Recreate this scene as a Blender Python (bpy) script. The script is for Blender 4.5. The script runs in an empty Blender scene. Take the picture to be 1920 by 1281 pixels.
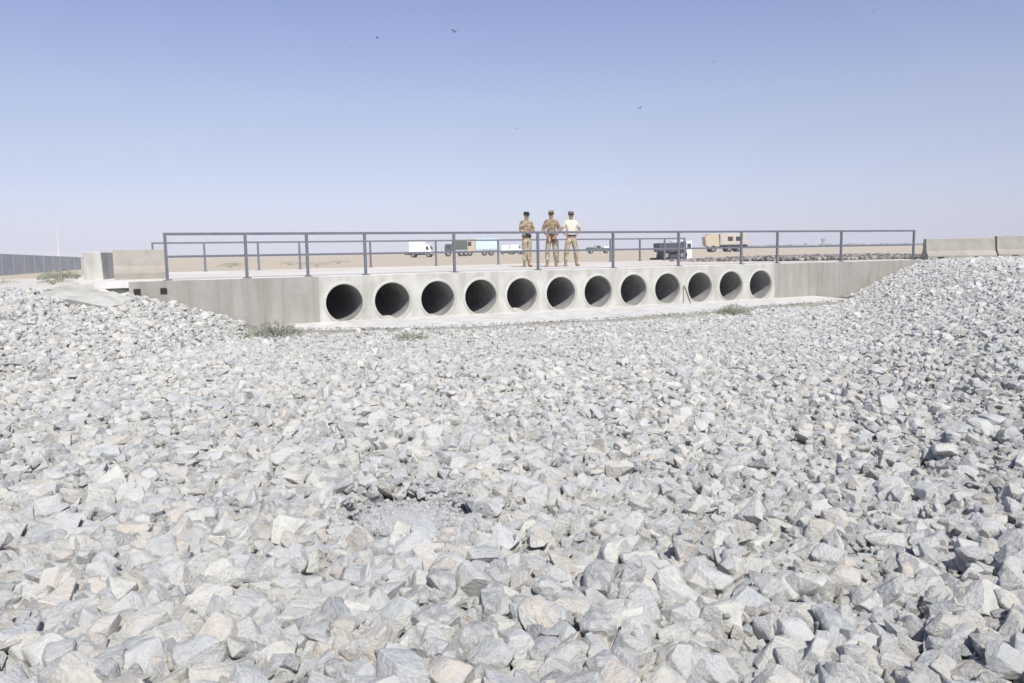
import bpy, bmesh, math, random
import numpy as np
from mathutils import Vector, Matrix, Euler, noise
R = math.radians
random.seed(7); rng = np.random.default_rng(11)
S = bpy.context.scene
C = S.collection

# ------------------------------------------------------------------ camera
EYE = 1.75
F = 1500.0                      # focal length in pixels of the 1920 wide photograph
cam = bpy.data.cameras.new("camera"); camo = bpy.data.objects.new("camera", cam); C.objects.link(camo)
cam.sensor_width = 36; cam.lens = 36*F/1920; cam.clip_start = .05; cam.clip_end = 9000
camo.matrix_world = Matrix.Translation((0, 0, EYE)) @ Matrix.Rotation(R(90-6.45), 4, 'X') @ Matrix.Rotation(R(-.905), 4, 'Z')
S.camera = camo

# ------------------------------------------------------------------ light
SUN_AZ = 17      # degrees to the right of straight behind the camera
SUN_EL = 50
w = bpy.data.worlds.new("World"); S.world = w; w.use_nodes = True
nt = w.node_tree; bg = nt.nodes['Background']
sky = nt.nodes.new('ShaderNodeTexSky'); sky.sky_type = 'NISHITA'; sky.sun_disc = False
sky.sun_elevation = R(SUN_EL); sky.sun_rotation = R(180-SUN_AZ)
sky.air_density = 1.0; sky.dust_density = .3; sky.ozone_density = 3.0; sky.altitude = 0
mul = nt.nodes.new('ShaderNodeMix'); mul.data_type = 'RGBA'; mul.blend_type = 'MULTIPLY'; mul.inputs[0].default_value = 1
# the photograph's sky is paler and more violet than the model's: tint by height above the horizon
wtc = nt.nodes.new('ShaderNodeTexCoord'); wsp = nt.nodes.new('ShaderNodeSeparateXYZ'); wr = nt.nodes.new('ShaderNodeValToRGB')
nt.links.new(wtc.outputs['Generated'], wsp.inputs[0]); nt.links.new(wsp.outputs[2], wr.inputs[0])
stops = [(0, (.90, .94, 1.52)), (.033, (.98, .92, 1.24)), (.113, (1.35, 1.08, 1.13)), (.177, (1.61, 1.22, 1.21)), (.24, (1.66, 1.25, 1.30)), (.30, (1.66, 1.25, 1.33))]
while len(wr.color_ramp.elements) < len(stops): wr.color_ramp.elements.new(1)
for e, (p_, c_) in zip(wr.color_ramp.elements, stops): e.position = p_; e.color = (*c_, 1)
nt.links.new(wr.outputs[0], mul.inputs[7])
nt.links.new(sky.outputs[0], mul.inputs[6]); nt.links.new(mul.outputs[2], bg.inputs[0])
bg.inputs[1].default_value = .0765
sl = bpy.data.lights.new("sun", 'SUN'); sl.energy = 4.0; sl.angle = R(.53); sl.color = (1, .965, .91)
so = bpy.data.objects.new("sun", sl); C.objects.link(so)
sd = Vector((math.sin(R(SUN_AZ))*math.cos(R(SUN_EL)), -math.cos(R(SUN_AZ))*math.cos(R(SUN_EL)), math.sin(R(SUN_EL))))
so.rotation_euler = sd.to_track_quat('Z', 'Y').to_euler(); so.location = (5, -10, 20)
S.view_settings.view_transform = 'Standard'; S.view_settings.look = 'None'
S.view_settings.gamma = 1; S.view_settings.exposure = .37; S.view_settings.use_curve_mapping = False
S.cycles.use_denoising = True
S.cycles.max_bounces = 6; S.cycles.diffuse_bounces = 4

# ------------------------------------------------------------------ materials
def mat(name, col, rough=.85, metal=0, var=None, scale=4, bump=0, bscale=30, rnd=None, streak=None, coord='Object'):
    """principled; var = second colour mixed by noise; rnd = list of colours picked per object"""
    m = bpy.data.materials.new(name); m.use_nodes = True
    n = m.node_tree.nodes; l = m.node_tree.links; p = n['Principled BSDF']
    p.inputs['Roughness'].default_value = rough; p.inputs['Metallic'].default_value = metal
    p.inputs['Specular IOR Level'].default_value = .3
    tc = n.new('ShaderNodeTexCoord'); src = tc.outputs[coord]
    out = None
    if rnd:
        oi = n.new('ShaderNodeObjectInfo'); cr = n.new('ShaderNodeValToRGB'); cr.color_ramp.interpolation = 'CONSTANT'
        e = cr.color_ramp.elements
        while len(e) < len(rnd): e.new(1)
        for i, c in enumerate(rnd): e[i].position = i/len(rnd); e[i].color = (*c, 1)
        l.new(oi.outputs['Random'], cr.inputs[0]); out = cr.outputs[0]
    if var:
        no = n.new('ShaderNodeTexNoise'); no.inputs['Scale'].default_value = scale; no.inputs['Detail'].default_value = 6; no.inputs['Roughness'].default_value = .62
        l.new(src, no.inputs['Vector'])
        cr = n.new('ShaderNodeValToRGB'); cr.color_ramp.elements[0].position = .38; cr.color_ramp.elements[1].position = .64
        l.new(no.outputs[0], cr.inputs[0])
        mx = n.new('ShaderNodeMix'); mx.data_type = 'RGBA'
        l.new(cr.outputs[0], mx.inputs[0]); mx.inputs[7].default_value = (*var, 1)
        if out: l.new(out, mx.inputs[6])
        else: mx.inputs[6].default_value = (*col, 1)
        out = mx.outputs[2]
    if streak:
        mp = n.new('ShaderNodeMapping'); mp.inputs['Scale'].default_value = streak[1]
        l.new(src, mp.inputs[0])
        no = n.new('ShaderNodeTexNoise'); no.inputs['Scale'].default_value = 1; no.inputs['Detail'].default_value = 4
        l.new(mp.outputs[0], no.inputs['Vector'])
        cr = n.new('ShaderNodeValToRGB'); cr.color_ramp.elements[0].position = .45; cr.color_ramp.elements[1].position = .7
        l.new(no.outputs[0], cr.inputs[0])
        mu = n.new('ShaderNodeMath'); mu.operation = 'MULTIPLY'; mu.inputs[1].default_value = streak[2]
        l.new(cr.outputs[0], mu.inputs[0])
        mx = n.new('ShaderNodeMix'); mx.data_type = 'RGBA'; l.new(mu.outputs[0], mx.inputs[0])
        mx.inputs[7].default_value = (*streak[0], 1)
        if out: l.new(out, mx.inputs[6])
        else: mx.inputs[6].default_value = (*col, 1)
        out = mx.outputs[2]
    if out: l.new(out, p.inputs['Base Color'])
    else: p.inputs['Base Color'].default_value = (*col, 1)
    if bump:
        no = n.new('ShaderNodeTexNoise'); no.inputs['Scale'].default_value = bscale; no.inputs['Detail'].default_value = 8; no.inputs['Roughness'].default_value = .65
        l.new(src, no.inputs['Vector'])
        b = n.new('ShaderNodeBump'); b.inputs['Strength'].default_value = 1; b.inputs['Distance'].default_value = bump
        l.new(no.outputs[0], b.inputs['Height']); l.new(b.outputs[0], p.inputs['Normal'])
    return m

STONE = [(.56,.565,.57),(.64,.615,.56),(.51,.53,.56),(.67,.655,.62),(.46,.475,.495),(.66,.60,.53),(.60,.60,.59),
         (.38,.40,.42),(.70,.685,.655),(.54,.555,.57),(.63,.57,.51),(.50,.51,.505),(.62,.625,.635),(.33,.34,.35),(.66,.65,.60),(.50,.46,.40),
         (.57,.585,.60),(.69,.66,.60),(.60,.61,.60),(.64,.645,.64)]
M = {}
STONE = [(a_*.93, b_*.94, c_*.885) for a_, b_, c_ in STONE]
M['stone'] = mat('crushed_stone', (.5,.5,.5), .93, rnd=STONE, var=(.56,.56,.525), scale=5, bump=.022, bscale=10, streak=((.34,.34,.34), (5, 11, 7), .28))
M['dark_stone'] = mat('brown_stone', (.3,.3,.3), .93, rnd=[(.17,.15,.14),(.23,.21,.20),(.30,.28,.26),(.12,.11,.10),(.34,.32,.30)], bump=.01, bscale=6)
M['bed'] = mat('crevice_shade_dust', (.27,.262,.24), .95, var=(.19,.185,.17), scale=9, bump=.03, bscale=22)  # dust toned dark overall, putting shade between the stones into its colour
M['fine'] = mat('grey_grit', (.5,.5,.5), .95, rnd=[(.53,.54,.53),(.46,.47,.47),(.60,.60,.58),(.42,.42,.42),(.50,.51,.50)], bump=.01, bscale=10)
M['desert'] = mat('desert_soil', (.52,.42,.315), .95, var=(.45,.41,.32), scale=.06, bump=.05, bscale=3, streak=((.36,.36,.27), (.12, .45, 1), .55))
M['soil'] = mat('pale_soil', (.60,.57,.51), .95, var=(.52,.51,.45), scale=.9, bump=.02, bscale=12)
M['wall'] = mat('pale_concrete', (.55,.545,.50), .9, var=(.44,.435,.39), scale=1.4, bump=.008, bscale=25, streak=((.30,.29,.24), (3.2, 3.2, .7), .6))
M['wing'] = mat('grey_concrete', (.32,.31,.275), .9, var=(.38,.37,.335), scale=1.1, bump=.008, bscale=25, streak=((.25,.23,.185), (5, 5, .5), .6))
M['deck'] = mat('bleached_concrete', (.68,.675,.64), .9, var=(.55,.54,.50), scale=1.5, bump=.003, bscale=30)
M['road'] = mat('dusty_road', (.55,.51,.44), .95, var=(.64,.615,.56), scale=.35, bump=.004, bscale=20)
M['apron'] = mat('screed_concrete', (.62,.615,.57), .9, var=(.50,.49,.45), scale=2.2, bump=.004, bscale=20)
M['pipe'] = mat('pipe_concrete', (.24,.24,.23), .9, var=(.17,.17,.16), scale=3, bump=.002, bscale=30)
M['barrier'] = mat('barrier_concrete', (.37,.35,.305), .9, var=(.30,.285,.24), scale=2.5, bump=.003, bscale=30)
M['steel'] = mat('grey_blue_paint', (.15,.165,.195), .55, .2, var=(.19,.195,.21), scale=6)
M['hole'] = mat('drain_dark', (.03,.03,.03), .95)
M['wood'] = mat('dry_wood', (.13,.11,.09), .9)
M['leaf'] = mat('grey_green_leaf', (.25,.285,.21), .8, var=(.36,.36,.27), scale=6)
M['twig'] = mat('dry_twig', (.30,.26,.18), .9)
M['treeline'] = mat('far_foliage', (.13,.15,.12), .9)
M['fence'] = mat('fence_grey', (.56,.59,.62), .8, var=(.47,.50,.52), scale=.8)
M['far_grey'] = mat('far_grey_paint', (.24,.25,.27), .8)
M['fence2'] = mat('fence_greenish', (.58,.60,.59), .8, var=(.50,.52,.50), scale=.8)
M['white'] = mat('white_paint', (.80,.81,.80), .45)
M['bluewhite'] = mat('pale_tarpaulin', (.52,.66,.74), .6)
M['glass'] = mat('vehicle_glass', (.05,.06,.07), .12)
M['tyre'] = mat('tyre_rubber', (.03,.03,.03), .85)
M['rim'] = mat('wheel_rim', (.30,.30,.29), .5, .4)
M['green'] = mat('dark_green_paint', (.075,.10,.08), .6)
M['tan'] = mat('sand_paint', (.50,.43,.33), .7)
M['sand'] = mat('pale_sand_paint', (.52,.475,.41), .7, var=(.45,.41,.35), scale=1.5)
M['charcoal'] = mat('charcoal_paint', (.075,.077,.10), .6)
M['chassis'] = mat('chassis_black', (.035,.035,.035), .8)
M['lampglass'] = mat('lamp_glass', (.7,.7,.66), .2)
M['skin'] = mat('tanned_skin', (.38,.245,.17), .6)
M['hair'] = mat('dark_hair', (.03,.025,.02), .7)
M['tee'] = mat('cream_cotton', (.60,.58,.48), .9)
M['black'] = mat('black_webbing', (.03,.03,.035), .7)
M['cap_grey'] = mat('faded_cap', (.17,.17,.18), .9)
M['boot'] = mat('suede_boot', (.27,.19,.12), .85)
M['bird'] = mat('dark_feather', (.05,.05,.06), .8)
M['folder'] = mat('maroon_leather', (.13,.045,.035), .6)
def camo(name, cols, scale):
    m = bpy.data.materials.new(name); m.use_nodes = True
    n = m.node_tree.nodes; l = m.node_tree.links; p = n['Principled BSDF']; p.inputs['Roughness'].default_value = .95
    tc = n.new('ShaderNodeTexCoord'); no = n.new('ShaderNodeTexNoise'); no.inputs['Scale'].default_value = scale; no.inputs['Detail'].default_value = 1.5
    l.new(tc.outputs['Object'], no.inputs['Vector'])
    cr = n.new('ShaderNodeValToRGB'); cr.color_ramp.interpolation = 'CONSTANT'; e = cr.color_ramp.elements
    while len(e) < len(cols): e.new(1)
    for i, c in enumerate(cols): e[i].position = [0, .42, .5, .58][i]; e[i].color = (*c, 1)
    l.new(no.outputs[0], cr.inputs[0]); l.new(cr.outputs[0], p.inputs['Base Color']); return m
M['camo'] = camo('desert_camouflage', [(.12,.09,.05),(.36,.27,.18),(.20,.17,.10),(.46,.35,.25)], 11)
M['camo2'] = camo('pale_camouflage', [(.17,.14,.08),(.40,.34,.24),(.27,.24,.16),(.50,.42,.32)], 11)
M['camo3'] = camo('rust_camouflage', [(.13,.08,.05),(.32,.22,.14),(.17,.155,.09),(.38,.26,.18)], 11)

# ------------------------------------------------------------------ helpers
def meta(o, label=None, cat=None, group=None, kind=None):
    if label: o['label'] = label
    if cat: o['category'] = cat
    if group: o['group'] = group
    if kind: o['kind'] = kind
    return o
def empty(name, loc, rz=0, **k):
    o = bpy.data.objects.new(name, None); C.objects.link(o); o.location = loc; o.rotation_euler = (0, 0, rz)
    o.empty_display_size = .2
    return meta(o, **k)
def obj(name, bm, m, parent=None, smooth=False, angle=None, **k):
    if isinstance(bm, bmesh.types.BMesh):
        me = bpy.data.meshes.new(name); bm.normal_update(); bm.to_mesh(me); bm.free()
    else: me = bm
    if m is not None and not me.materials: me.materials.append(M[m] if isinstance(m, str) else m)
    if smooth or angle:
        me.polygons.foreach_set('use_smooth', [True]*len(me.polygons))
        if angle: me.set_sharp_from_angle(angle=R(angle))
    o = bpy.data.objects.new(name, me); C.objects.link(o)
    if parent: o.parent = parent
    return meta(o, **k)
def box(bm, x0, x1, y0, y1, z0, z1, bev=0, M4=None, top=None):
    """box; top=(x0,x1,y0,y1) gives another rectangle for the top face"""
    t = top or (x0, x1, y0, y1)
    co = [(x0,y0,z0),(x1,y0,z0),(x1,y1,z0),(x0,y1,z0),(t[0],t[2],z1),(t[1],t[2],z1),(t[1],t[3],z1),(t[0],t[3],z1)]
    vs = [bm.verts.new(c) for c in co]
    fs = [bm.faces.new([vs[i] for i in f]) for f in ((3,2,1,0),(4,5,6,7),(0,1,5,4),(1,2,6,5),(2,3,7,6),(3,0,4,7))]
    if bev:
        es = list({e for f in fs for e in f.edges})
        r = bmesh.ops.bevel(bm, geom=es, offset=bev, segments=1, affect='EDGES')
        vs = [v for v in vs if v.is_valid]+[v for v in r['verts']]
        vs = list(set(vs))
    if M4 is not None: bmesh.ops.transform(bm, matrix=M4, verts=vs)
    return vs
def tube(bm, pts, rad, seg=8, cap=True):
    pts = [Vector(p) for p in pts]; rad = rad if isinstance(rad, (list, tuple)) else [rad]*len(pts)
    rings = []
    for i, p in enumerate(pts):
        d = (pts[min(i+1, len(pts)-1)]-pts[max(i-1, 0)]).normalized()
        a = d.orthogonal().normalized(); b = d.cross(a)
        rings.append([bm.verts.new(p+rad[i]*(math.cos(2*math.pi*k/seg)*a+math.sin(2*math.pi*k/seg)*b)) for k in range(seg)])
    for q, r in zip(rings, rings[1:]):
        # keep the rings aligned
        best = min(range(seg), key=lambda s: sum((q[k].co-r[(k+s) % seg].co).length for k in range(seg)))
        r[:] = r[best:]+r[:best]
        for k in range(seg): bm.faces.new((q[k], q[(k+1) % seg], r[(k+1) % seg], r[k]))
    if cap:
        bm.faces.new(rings[0][::-1]); bm.faces.new(rings[-1])
def prism(bm, prof, y0, y1):
    """extrude an x,z outline along y"""
    a = [bm.verts.new((x, y0, z)) for x, z in prof]; b = [bm.verts.new((x, y1, z)) for x, z in prof]
    n = len(prof)
    bm.faces.new(a); bm.faces.new(b[::-1])
    for i in range(n): bm.faces.new((a[i], b[i], b[(i+1) % n], a[(i+1) % n]))
    bmesh.ops.recalc_face_normals(bm, faces=bm.faces)
B = bmesh.new
def copy_tree(o, parent=None):
    c = o.copy(); C.objects.link(c)
    if parent: c.parent = parent
    for ch in [q for q in bpy.data.objects if q.parent == o]: copy_tree(ch, c)
    return c

# ------------------------------------------------------------------ the lie of the land
TH = R(26.3); P0 = (-4.12, 19.74); cT, sT = math.cos(TH), math.sin(TH)
DECK = 1.22
def sw(x, y):      # along the headwall, behind the headwall
    dx, dy = x-P0[0], y-P0[1]
    return dx*cT+dy*sT, -dx*sT+dy*cT
def ws(s, v): return P0[0]+s*cT-v*sT, P0[1]+s*sT+v*cT
def sstep(t): t = np.clip(t, 0, 1); return t*t*(3-2*t)
def toe_left(y): return np.interp(y, [-8, 5, 11.5, 18.6, 22], [-9, -8.2, -7.2, -5.5, -5.2])
def vnoise(x, y, f, seed=0):
    # cheap smooth noise out of a few sines
    r = np.random.default_rng(seed); o = 0
    for k in range(6):
        a = r.uniform(0, 6.28); g = f*r.uniform(.6, 1.7); p = r.uniform(0, 6.28)
        o = o+np.sin((x*math.cos(a)+y*math.sin(a))*g+p)
    return o/6
APRON = [(-6.4,18.15),(-4.86,18.1),(-1.92,18.0),(.5,18.85),(3.2,20.1),(4.76,21.0),(7.2,23.0),(9.6,24.35),(11.6,25.9)]
AX_ = [a[0] for a in APRON]; AY_ = [a[1] for a in APRON]
def H(x, y):
    x = np.asarray(x, float); y = np.asarray(y, float)
    s, v = sw(x, y)
    h = -.02-.006*np.clip(y, 0, 26)+.05*vnoise(x, y, 1.1, 3)
    dl = toe_left(y)-x
    wl = np.interp(y, [8, 18.5], [3.6, 2.3])
    h = h+np.clip(dl/wl, 0, 1)*np.interp(x, [-10.2, -9.2, -8.6, -7], [1.17, 1.05, .95, .97])*sstep((y+3)/9)
    dr = (x-(-.3+.4105*y))*.925
    wr = np.interp(y, [6, 27], [6.2, 3.3])
    t = dr/wr
    h = h+np.where(t > 0, 1.32*(sstep(t)*.55+np.clip(t, 0, 1)*.45), 0)
    h = h+.035*vnoise(x, y, 2.7, 5)*(y < 40)
    h = h+.055*np.exp(-((y-np.interp(x, AX_, AY_)+.25)/.45)**2)*(x > -5.8)*(x < 11)
    # beyond and beside the headwall
    plateau = 1.10+.02*vnoise(x, y, .5, 8)
    far = .85-.0*y+.12*vnoise(x, y, .02, 9)*sstep((y-60)/100)
    beh = plateau+(far-plateau)*sstep((v-11)/22)
    under = (s > -3.6) & (s < 20.6)
    beh = np.where(under & (v < 10.4), -.45, beh)
    beh = np.where(under & (v >= 10.4), -.45+(beh+.45)*sstep((v-12)/22), beh)
    h = np.where(v > .12, beh, h)
    # land to the left beyond the bank top
    return h
APRON = [(-6.4,18.15),(-4.86,18.1),(-1.92,18.0),(.5,18.85),(3.2,20.1),(4.76,21.0),(7.2,23.0),(9.6,24.35),(11.6,25.9)]
def apron_front(x): return np.interp(x, [a[0] for a in APRON], [a[1] for a in APRON])
def stony(x, y):
    """true where the crushed stone lies"""
    s, v = sw(x, y)
    front = v < -.06
    ap = (x > -6.2) & (x < 11.4) & (y > apron_front(x)+.02)
    edge = np.interp(x, [-30, -11.5, -7.6, -6.9], [14, 16.8, 17.9, 40])+.35*vnoise(x, y, 1.6, 21)
    left = y < edge
    spill = ((x+8.98)/.85)**2+((y-16.6)/.95)**2 < 1
    right = (s > 20.95) & (v >= -.06) & (v < -.02+.0*x)
    return front & ~ap & left & ~spill | right

# terrain sheet: dense near the camera, coarse out to the horizon
def axis(a, b, step, far, grow=1.13):
    c = list(np.arange(a, b+1e-6, step)); d = step
    lo = [a]; 
    while lo[-1] > -far: d *= grow; lo.append(lo[-1]-d)
    d = step; hi = [b]
    while hi[-1] < far: d *= grow; hi.append(hi[-1]+d)
    return np.array(lo[:0:-1]+c+hi[1:])
ax = axis(-16, 24, .16, 5000); ay = axis(-4, 36, .16, 5000)
gx, gy = np.meshgrid(ax, ay); gz = H(gx, gy)
nx, ny = len(ax), len(ay)
cx = (gx[:-1, :-1]+gx[1:, 1:])/2; cy = (gy[:-1, :-1]+gy[1:, 1:])/2
s_, v_ = sw(cx, cy)
edge = np.interp(cx, [-30, -11.5, -7.6, -6.9], [14, 16.8, 17.9, 40])
isbed = (v_ < .15) & (cy < edge+.1) & (cx > -22) & (cx < 30) & (cy > -8)
idx = np.arange(nx*ny).reshape(ny, nx)
quads = np.stack([idx[:-1, :-1], idx[:-1, 1:], idx[1:, 1:], idx[1:, :-1]], -1)
vert = np.stack([gx.ravel(), gy.ravel(), gz.ravel()], -1)
def sheet(name, mask, m):
    q = quads[mask]; u, inv = np.unique(q.ravel(), return_inverse=True)
    me = bpy.data.meshes.new(name); me.from_pydata(vert[u].tolist(), [], inv.reshape(-1, 4).tolist())
    o = obj(name, me, m, smooth=True, kind='structure'); return o
near = (cy < 34) & (cy > -8) & (cx < 30) & (cx > -45) & (v_ < 11)
bed = sheet('riverbed', isbed, 'bed')
sheet('roadside_soil', ~isbed & near, 'soil')
sheet('desert_ground', ~isbed & ~near, 'desert')

# ------------------------------------------------------------------ crushed stone
def rock(seed, hi):
    r = random.Random(seed)
    bm = B(); a, b, c = 1, r.uniform(.66, .95), r.uniform(.52, .80)
    for i in range(r.choice([12, 14, 17, 20])):
        d = Vector((r.gauss(0, 1), r.gauss(0, 1), r.gauss(0, 1))).normalized()
        p = [math.copysign(abs(q)**.55, q) for q in d]
        k = r.uniform(.86, 1.06)
        bm.verts.new((p[0]*a*.5*k, p[1]*b*.5*k, p[2]*c*.5*k))
    h = bmesh.ops.convex_hull(bm, input=bm.verts)
    bmesh.ops.delete(bm, geom=[g for g in h['geom_interior'] if isinstance(g, bmesh.types.BMVert)], context='VERTS')
    bmesh.ops.remove_doubles(bm, verts=bm.verts, dist=.09)
    bmesh.ops.triangulate(bm, faces=bm.faces)
    h = bmesh.ops.convex_hull(bm, input=bm.verts)
    bmesh.ops.dissolve_limit(bm, angle_limit=R(10), verts=bm.verts, edges=bm.edges)
    if hi:
        bmesh.ops.bevel(bm, geom=list(bm.edges), offset=.018, segments=1, affect='EDGES', clamp_overlap=True)
        bmesh.ops.triangulate(bm, faces=bm.faces)
        for _ in range(2):
            bmesh.ops.subdivide_edges(bm, edges=[e for e in bm.edges if e.calc_length() > .13], cuts=1)
            bmesh.ops.triangulate(bm, faces=bm.faces)
        off = Vector((seed*3.7, 0, 0))
        bm.normal_update()
        mv = [(v, v.normal*(noise.noise(v.co*2.5+off)*.035+noise.noise(v.co*11+off)*.014)) for v in bm.verts]
        for v, d in mv: v.co += d
    else:
        bmesh.ops.triangulate(bm, faces=bm.faces)
    for v in bm.verts:      # nothing may stick out as a splinter
        l_ = v.co.length
        if l_ > .62: v.co *= .62/l_
    me = bpy.data.meshes.new('stone_shape'); bm.to_mesh(me); bm.free()
    if hi:
        me.polygons.foreach_set('use_smooth', [True]*len(me.polygons)); me.set_sharp_from_angle(angle=R(18))
    return me
NHI, NLO = 34, 16
shapes = [rock(i+1, True) for i in range(NHI)]+[rock(100+i, False) for i in range(NLO)]

YF = 13.0; res = .028; X0, X1, Y0, Y1 = -19., 26., 1., 31.
hx = np.arange(X0, X1, res); hy = np.arange(Y0, Y1, res)
mx_, my_ = np.meshgrid(hx, hy); base = H(mx_, my_).astype(np.float32); hm = base.copy()
def view_ok(x, y): return (np.abs(x) < .70*y+2.4)
stones = []          # x, y, z, size, rot(3), shape, dark
PATCH = (-.70, 5.12)  # the small patch of fine grit in the foreground
def size_mean(x, y):
    m = np.interp(y, [2, 3.4, 4.6, 6, 10, 14], [.145, .135, .112, .095, .078, .070])
    return m*np.interp(x/np.maximum(y, 3), [-.5, 0, .35, .6], [1.12, 1.0, .84, .80])
def lay(n, fsize, sd, lift, maxpile, gap=None, tilt=.34, sink=.16, near=None):
    xs = rng.uniform(-12, 12, n)
    # more samples where the picture sees more ground
    ys = Y0+.2+((near or YF)-Y0)*rng.uniform(0, 1, n)**(.62 if near is None else 1)
    if near: xs = xs*.4
    ok = view_ok(xs, ys) & stony(xs, ys) & (ys < YF)
    xs, ys = xs[ok], ys[ok]
    L = size_mean(xs, ys)*fsize*np.exp(rng.normal(0, sd, len(xs)))
    L = np.clip(L, .03, .24)
    order = np.arange(len(xs))
    for i in order:
        x, y, l = xs[i], ys[i], L[i]
        r = l*.40; k = max(1, int(r/res))
        ix, iy = int((x-X0)/res), int((y-Y0)/res)
        a0, a1, b0, b1 = iy-k, iy+k+1, ix-k, ix+k+1
        if a0 < 0 or b0 < 0: continue
        win = hm[a0:a1, b0:b1]; bw = base[a0:a1, b0:b1]
        m = float(win.mean()); g = float(bw.mean())
        if m-g > maxpile: continue
        if l > .05 and (x-PATCH[0])**2/.20+(y-PATCH[1])**2/.26 < .75+.5*rng.random(): continue
        if gap is not None:
            K = k*2+2
            big = hm[max(0, iy-K):iy+K+1:2, max(0, ix-K):ix+K+1:2]
            if m > float(big.mean())-gap and rng.random() > .10: continue
        h2 = l*.25
        z = m+h2*(1-sink*2)+lift
        sy = np.hypot(x, y)
        t1, t2 = rng.normal(0, tilt, 2)
        if win.shape[0] > 2 and win.shape[1] > 2:
            gxs = (win[:, -1].mean()-win[:, 0].mean())/(2*k*res); gys = (win[-1].mean()-win[0].mean())/(2*k*res)
            t1 += .6*math.atan(gys); t2 -= .6*math.atan(gxs)
        if l > .2: t1 *= .8; t2 *= .8
        sh = rng.integers(0, NHI) if l/sy*F > 14 else NHI+rng.integers(0, NLO)
        stones.append((x, y, z, l, t1, t2, rng.uniform(0, 6.283), sh, rng.uniform(.75, 1.25)))
        q = np.linspace(-1, 1, 2*k+1); d2 = q[:, None]**2+q[None, :]**2
        d2 = d2[:win.shape[0], :win.shape[1]]
        top = np.where(d2 < 1, z+h2*.85*np.sqrt(np.clip(1-d2**2, 0, 1)), -9).astype(np.float32)
        np.maximum(win, top, out=win)
lay(110000, 1.0, .42, 0, .09)
lay(2400, 1.9, .22, .0, .11, tilt=.26)
lay(9000, 1.0, .35, 0, .10, near=5.5)
lay(150000, .55, .30, 0, .12, gap=.008)
# from there on the stones are a few pixels each: strewn over the ground in one go
nf = 400000
xs = rng.uniform(X0+.3, X1-.3, nf); ys = rng.uniform(YF-.5, Y1-.3, nf)
ok = view_ok(xs, ys) & stony(xs, ys); xs, ys = xs[ok], ys[ok]; nf = len(xs)
L = np.interp(ys, [12, 18, 24, 31], [.080, .078, .080, .085])*np.interp(xs/ys, [-.6, -.2, .4, .65], [1.3, .95, .95, 1.15])*np.exp(rng.normal(0, .36, nf))
L = np.clip(L, .035, .26)
zz = H(xs, ys)+rng.uniform(-.02, .05, nf)+L*.06
tl = rng.normal(0, .42, (2, nf))
na_ = 700
xa = rng.uniform(-5.3, 10.8, na_); ya = apron_front(xa)+np.abs(rng.normal(0, .13, na_)); ya[:90] += rng.uniform(0, .8, 90)
oka = sw(xa, ya)[1] < -.1; xa, ya = xa[oka], ya[oka]; na_ = len(xa)
apr_st = np.stack([xa, ya, np.full(na_, .07), rng.uniform(.025, .07, na_), rng.normal(0, .4, na_), rng.normal(0, .4, na_), rng.uniform(0, 6.28, na_), NHI+rng.integers(0, NLO, na_), np.ones(na_)], -1)
far_st = np.stack([xs, ys, zz, L, tl[0], tl[1], rng.uniform(0, 6.283, nf), NHI+rng.integers(0, NLO, nf), rng.uniform(.7, 1.2, nf)], -1)
# the near strip gets extra small pieces wedged into the gaps
st = np.array(stones)
n0 = len(st)
xs = rng.uniform(-7, 7, 16000); ys = rng.uniform(1.5, 9, 16000); keep = view_ok(xs, ys) & stony(xs, ys)
for x, y in zip(xs[keep], ys[keep]):
    l = rng.uniform(.03, .065); ix, iy = int((x-X0)/res), int((y-Y0)/res)
    m = hm[iy, ix]; nb = hm[iy-2:iy+3, ix-2:ix+3].mean()
    if m > nb+.004 and rng.random() > .06: continue
    stones.append((x, y, m+l*.1, l, *rng.normal(0, .5, 2), rng.uniform(0, 6.28), NHI+rng.integers(0, NLO), 1.))
st = np.array(stones)
print('stones', len(st), n0, len(far_st))

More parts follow.
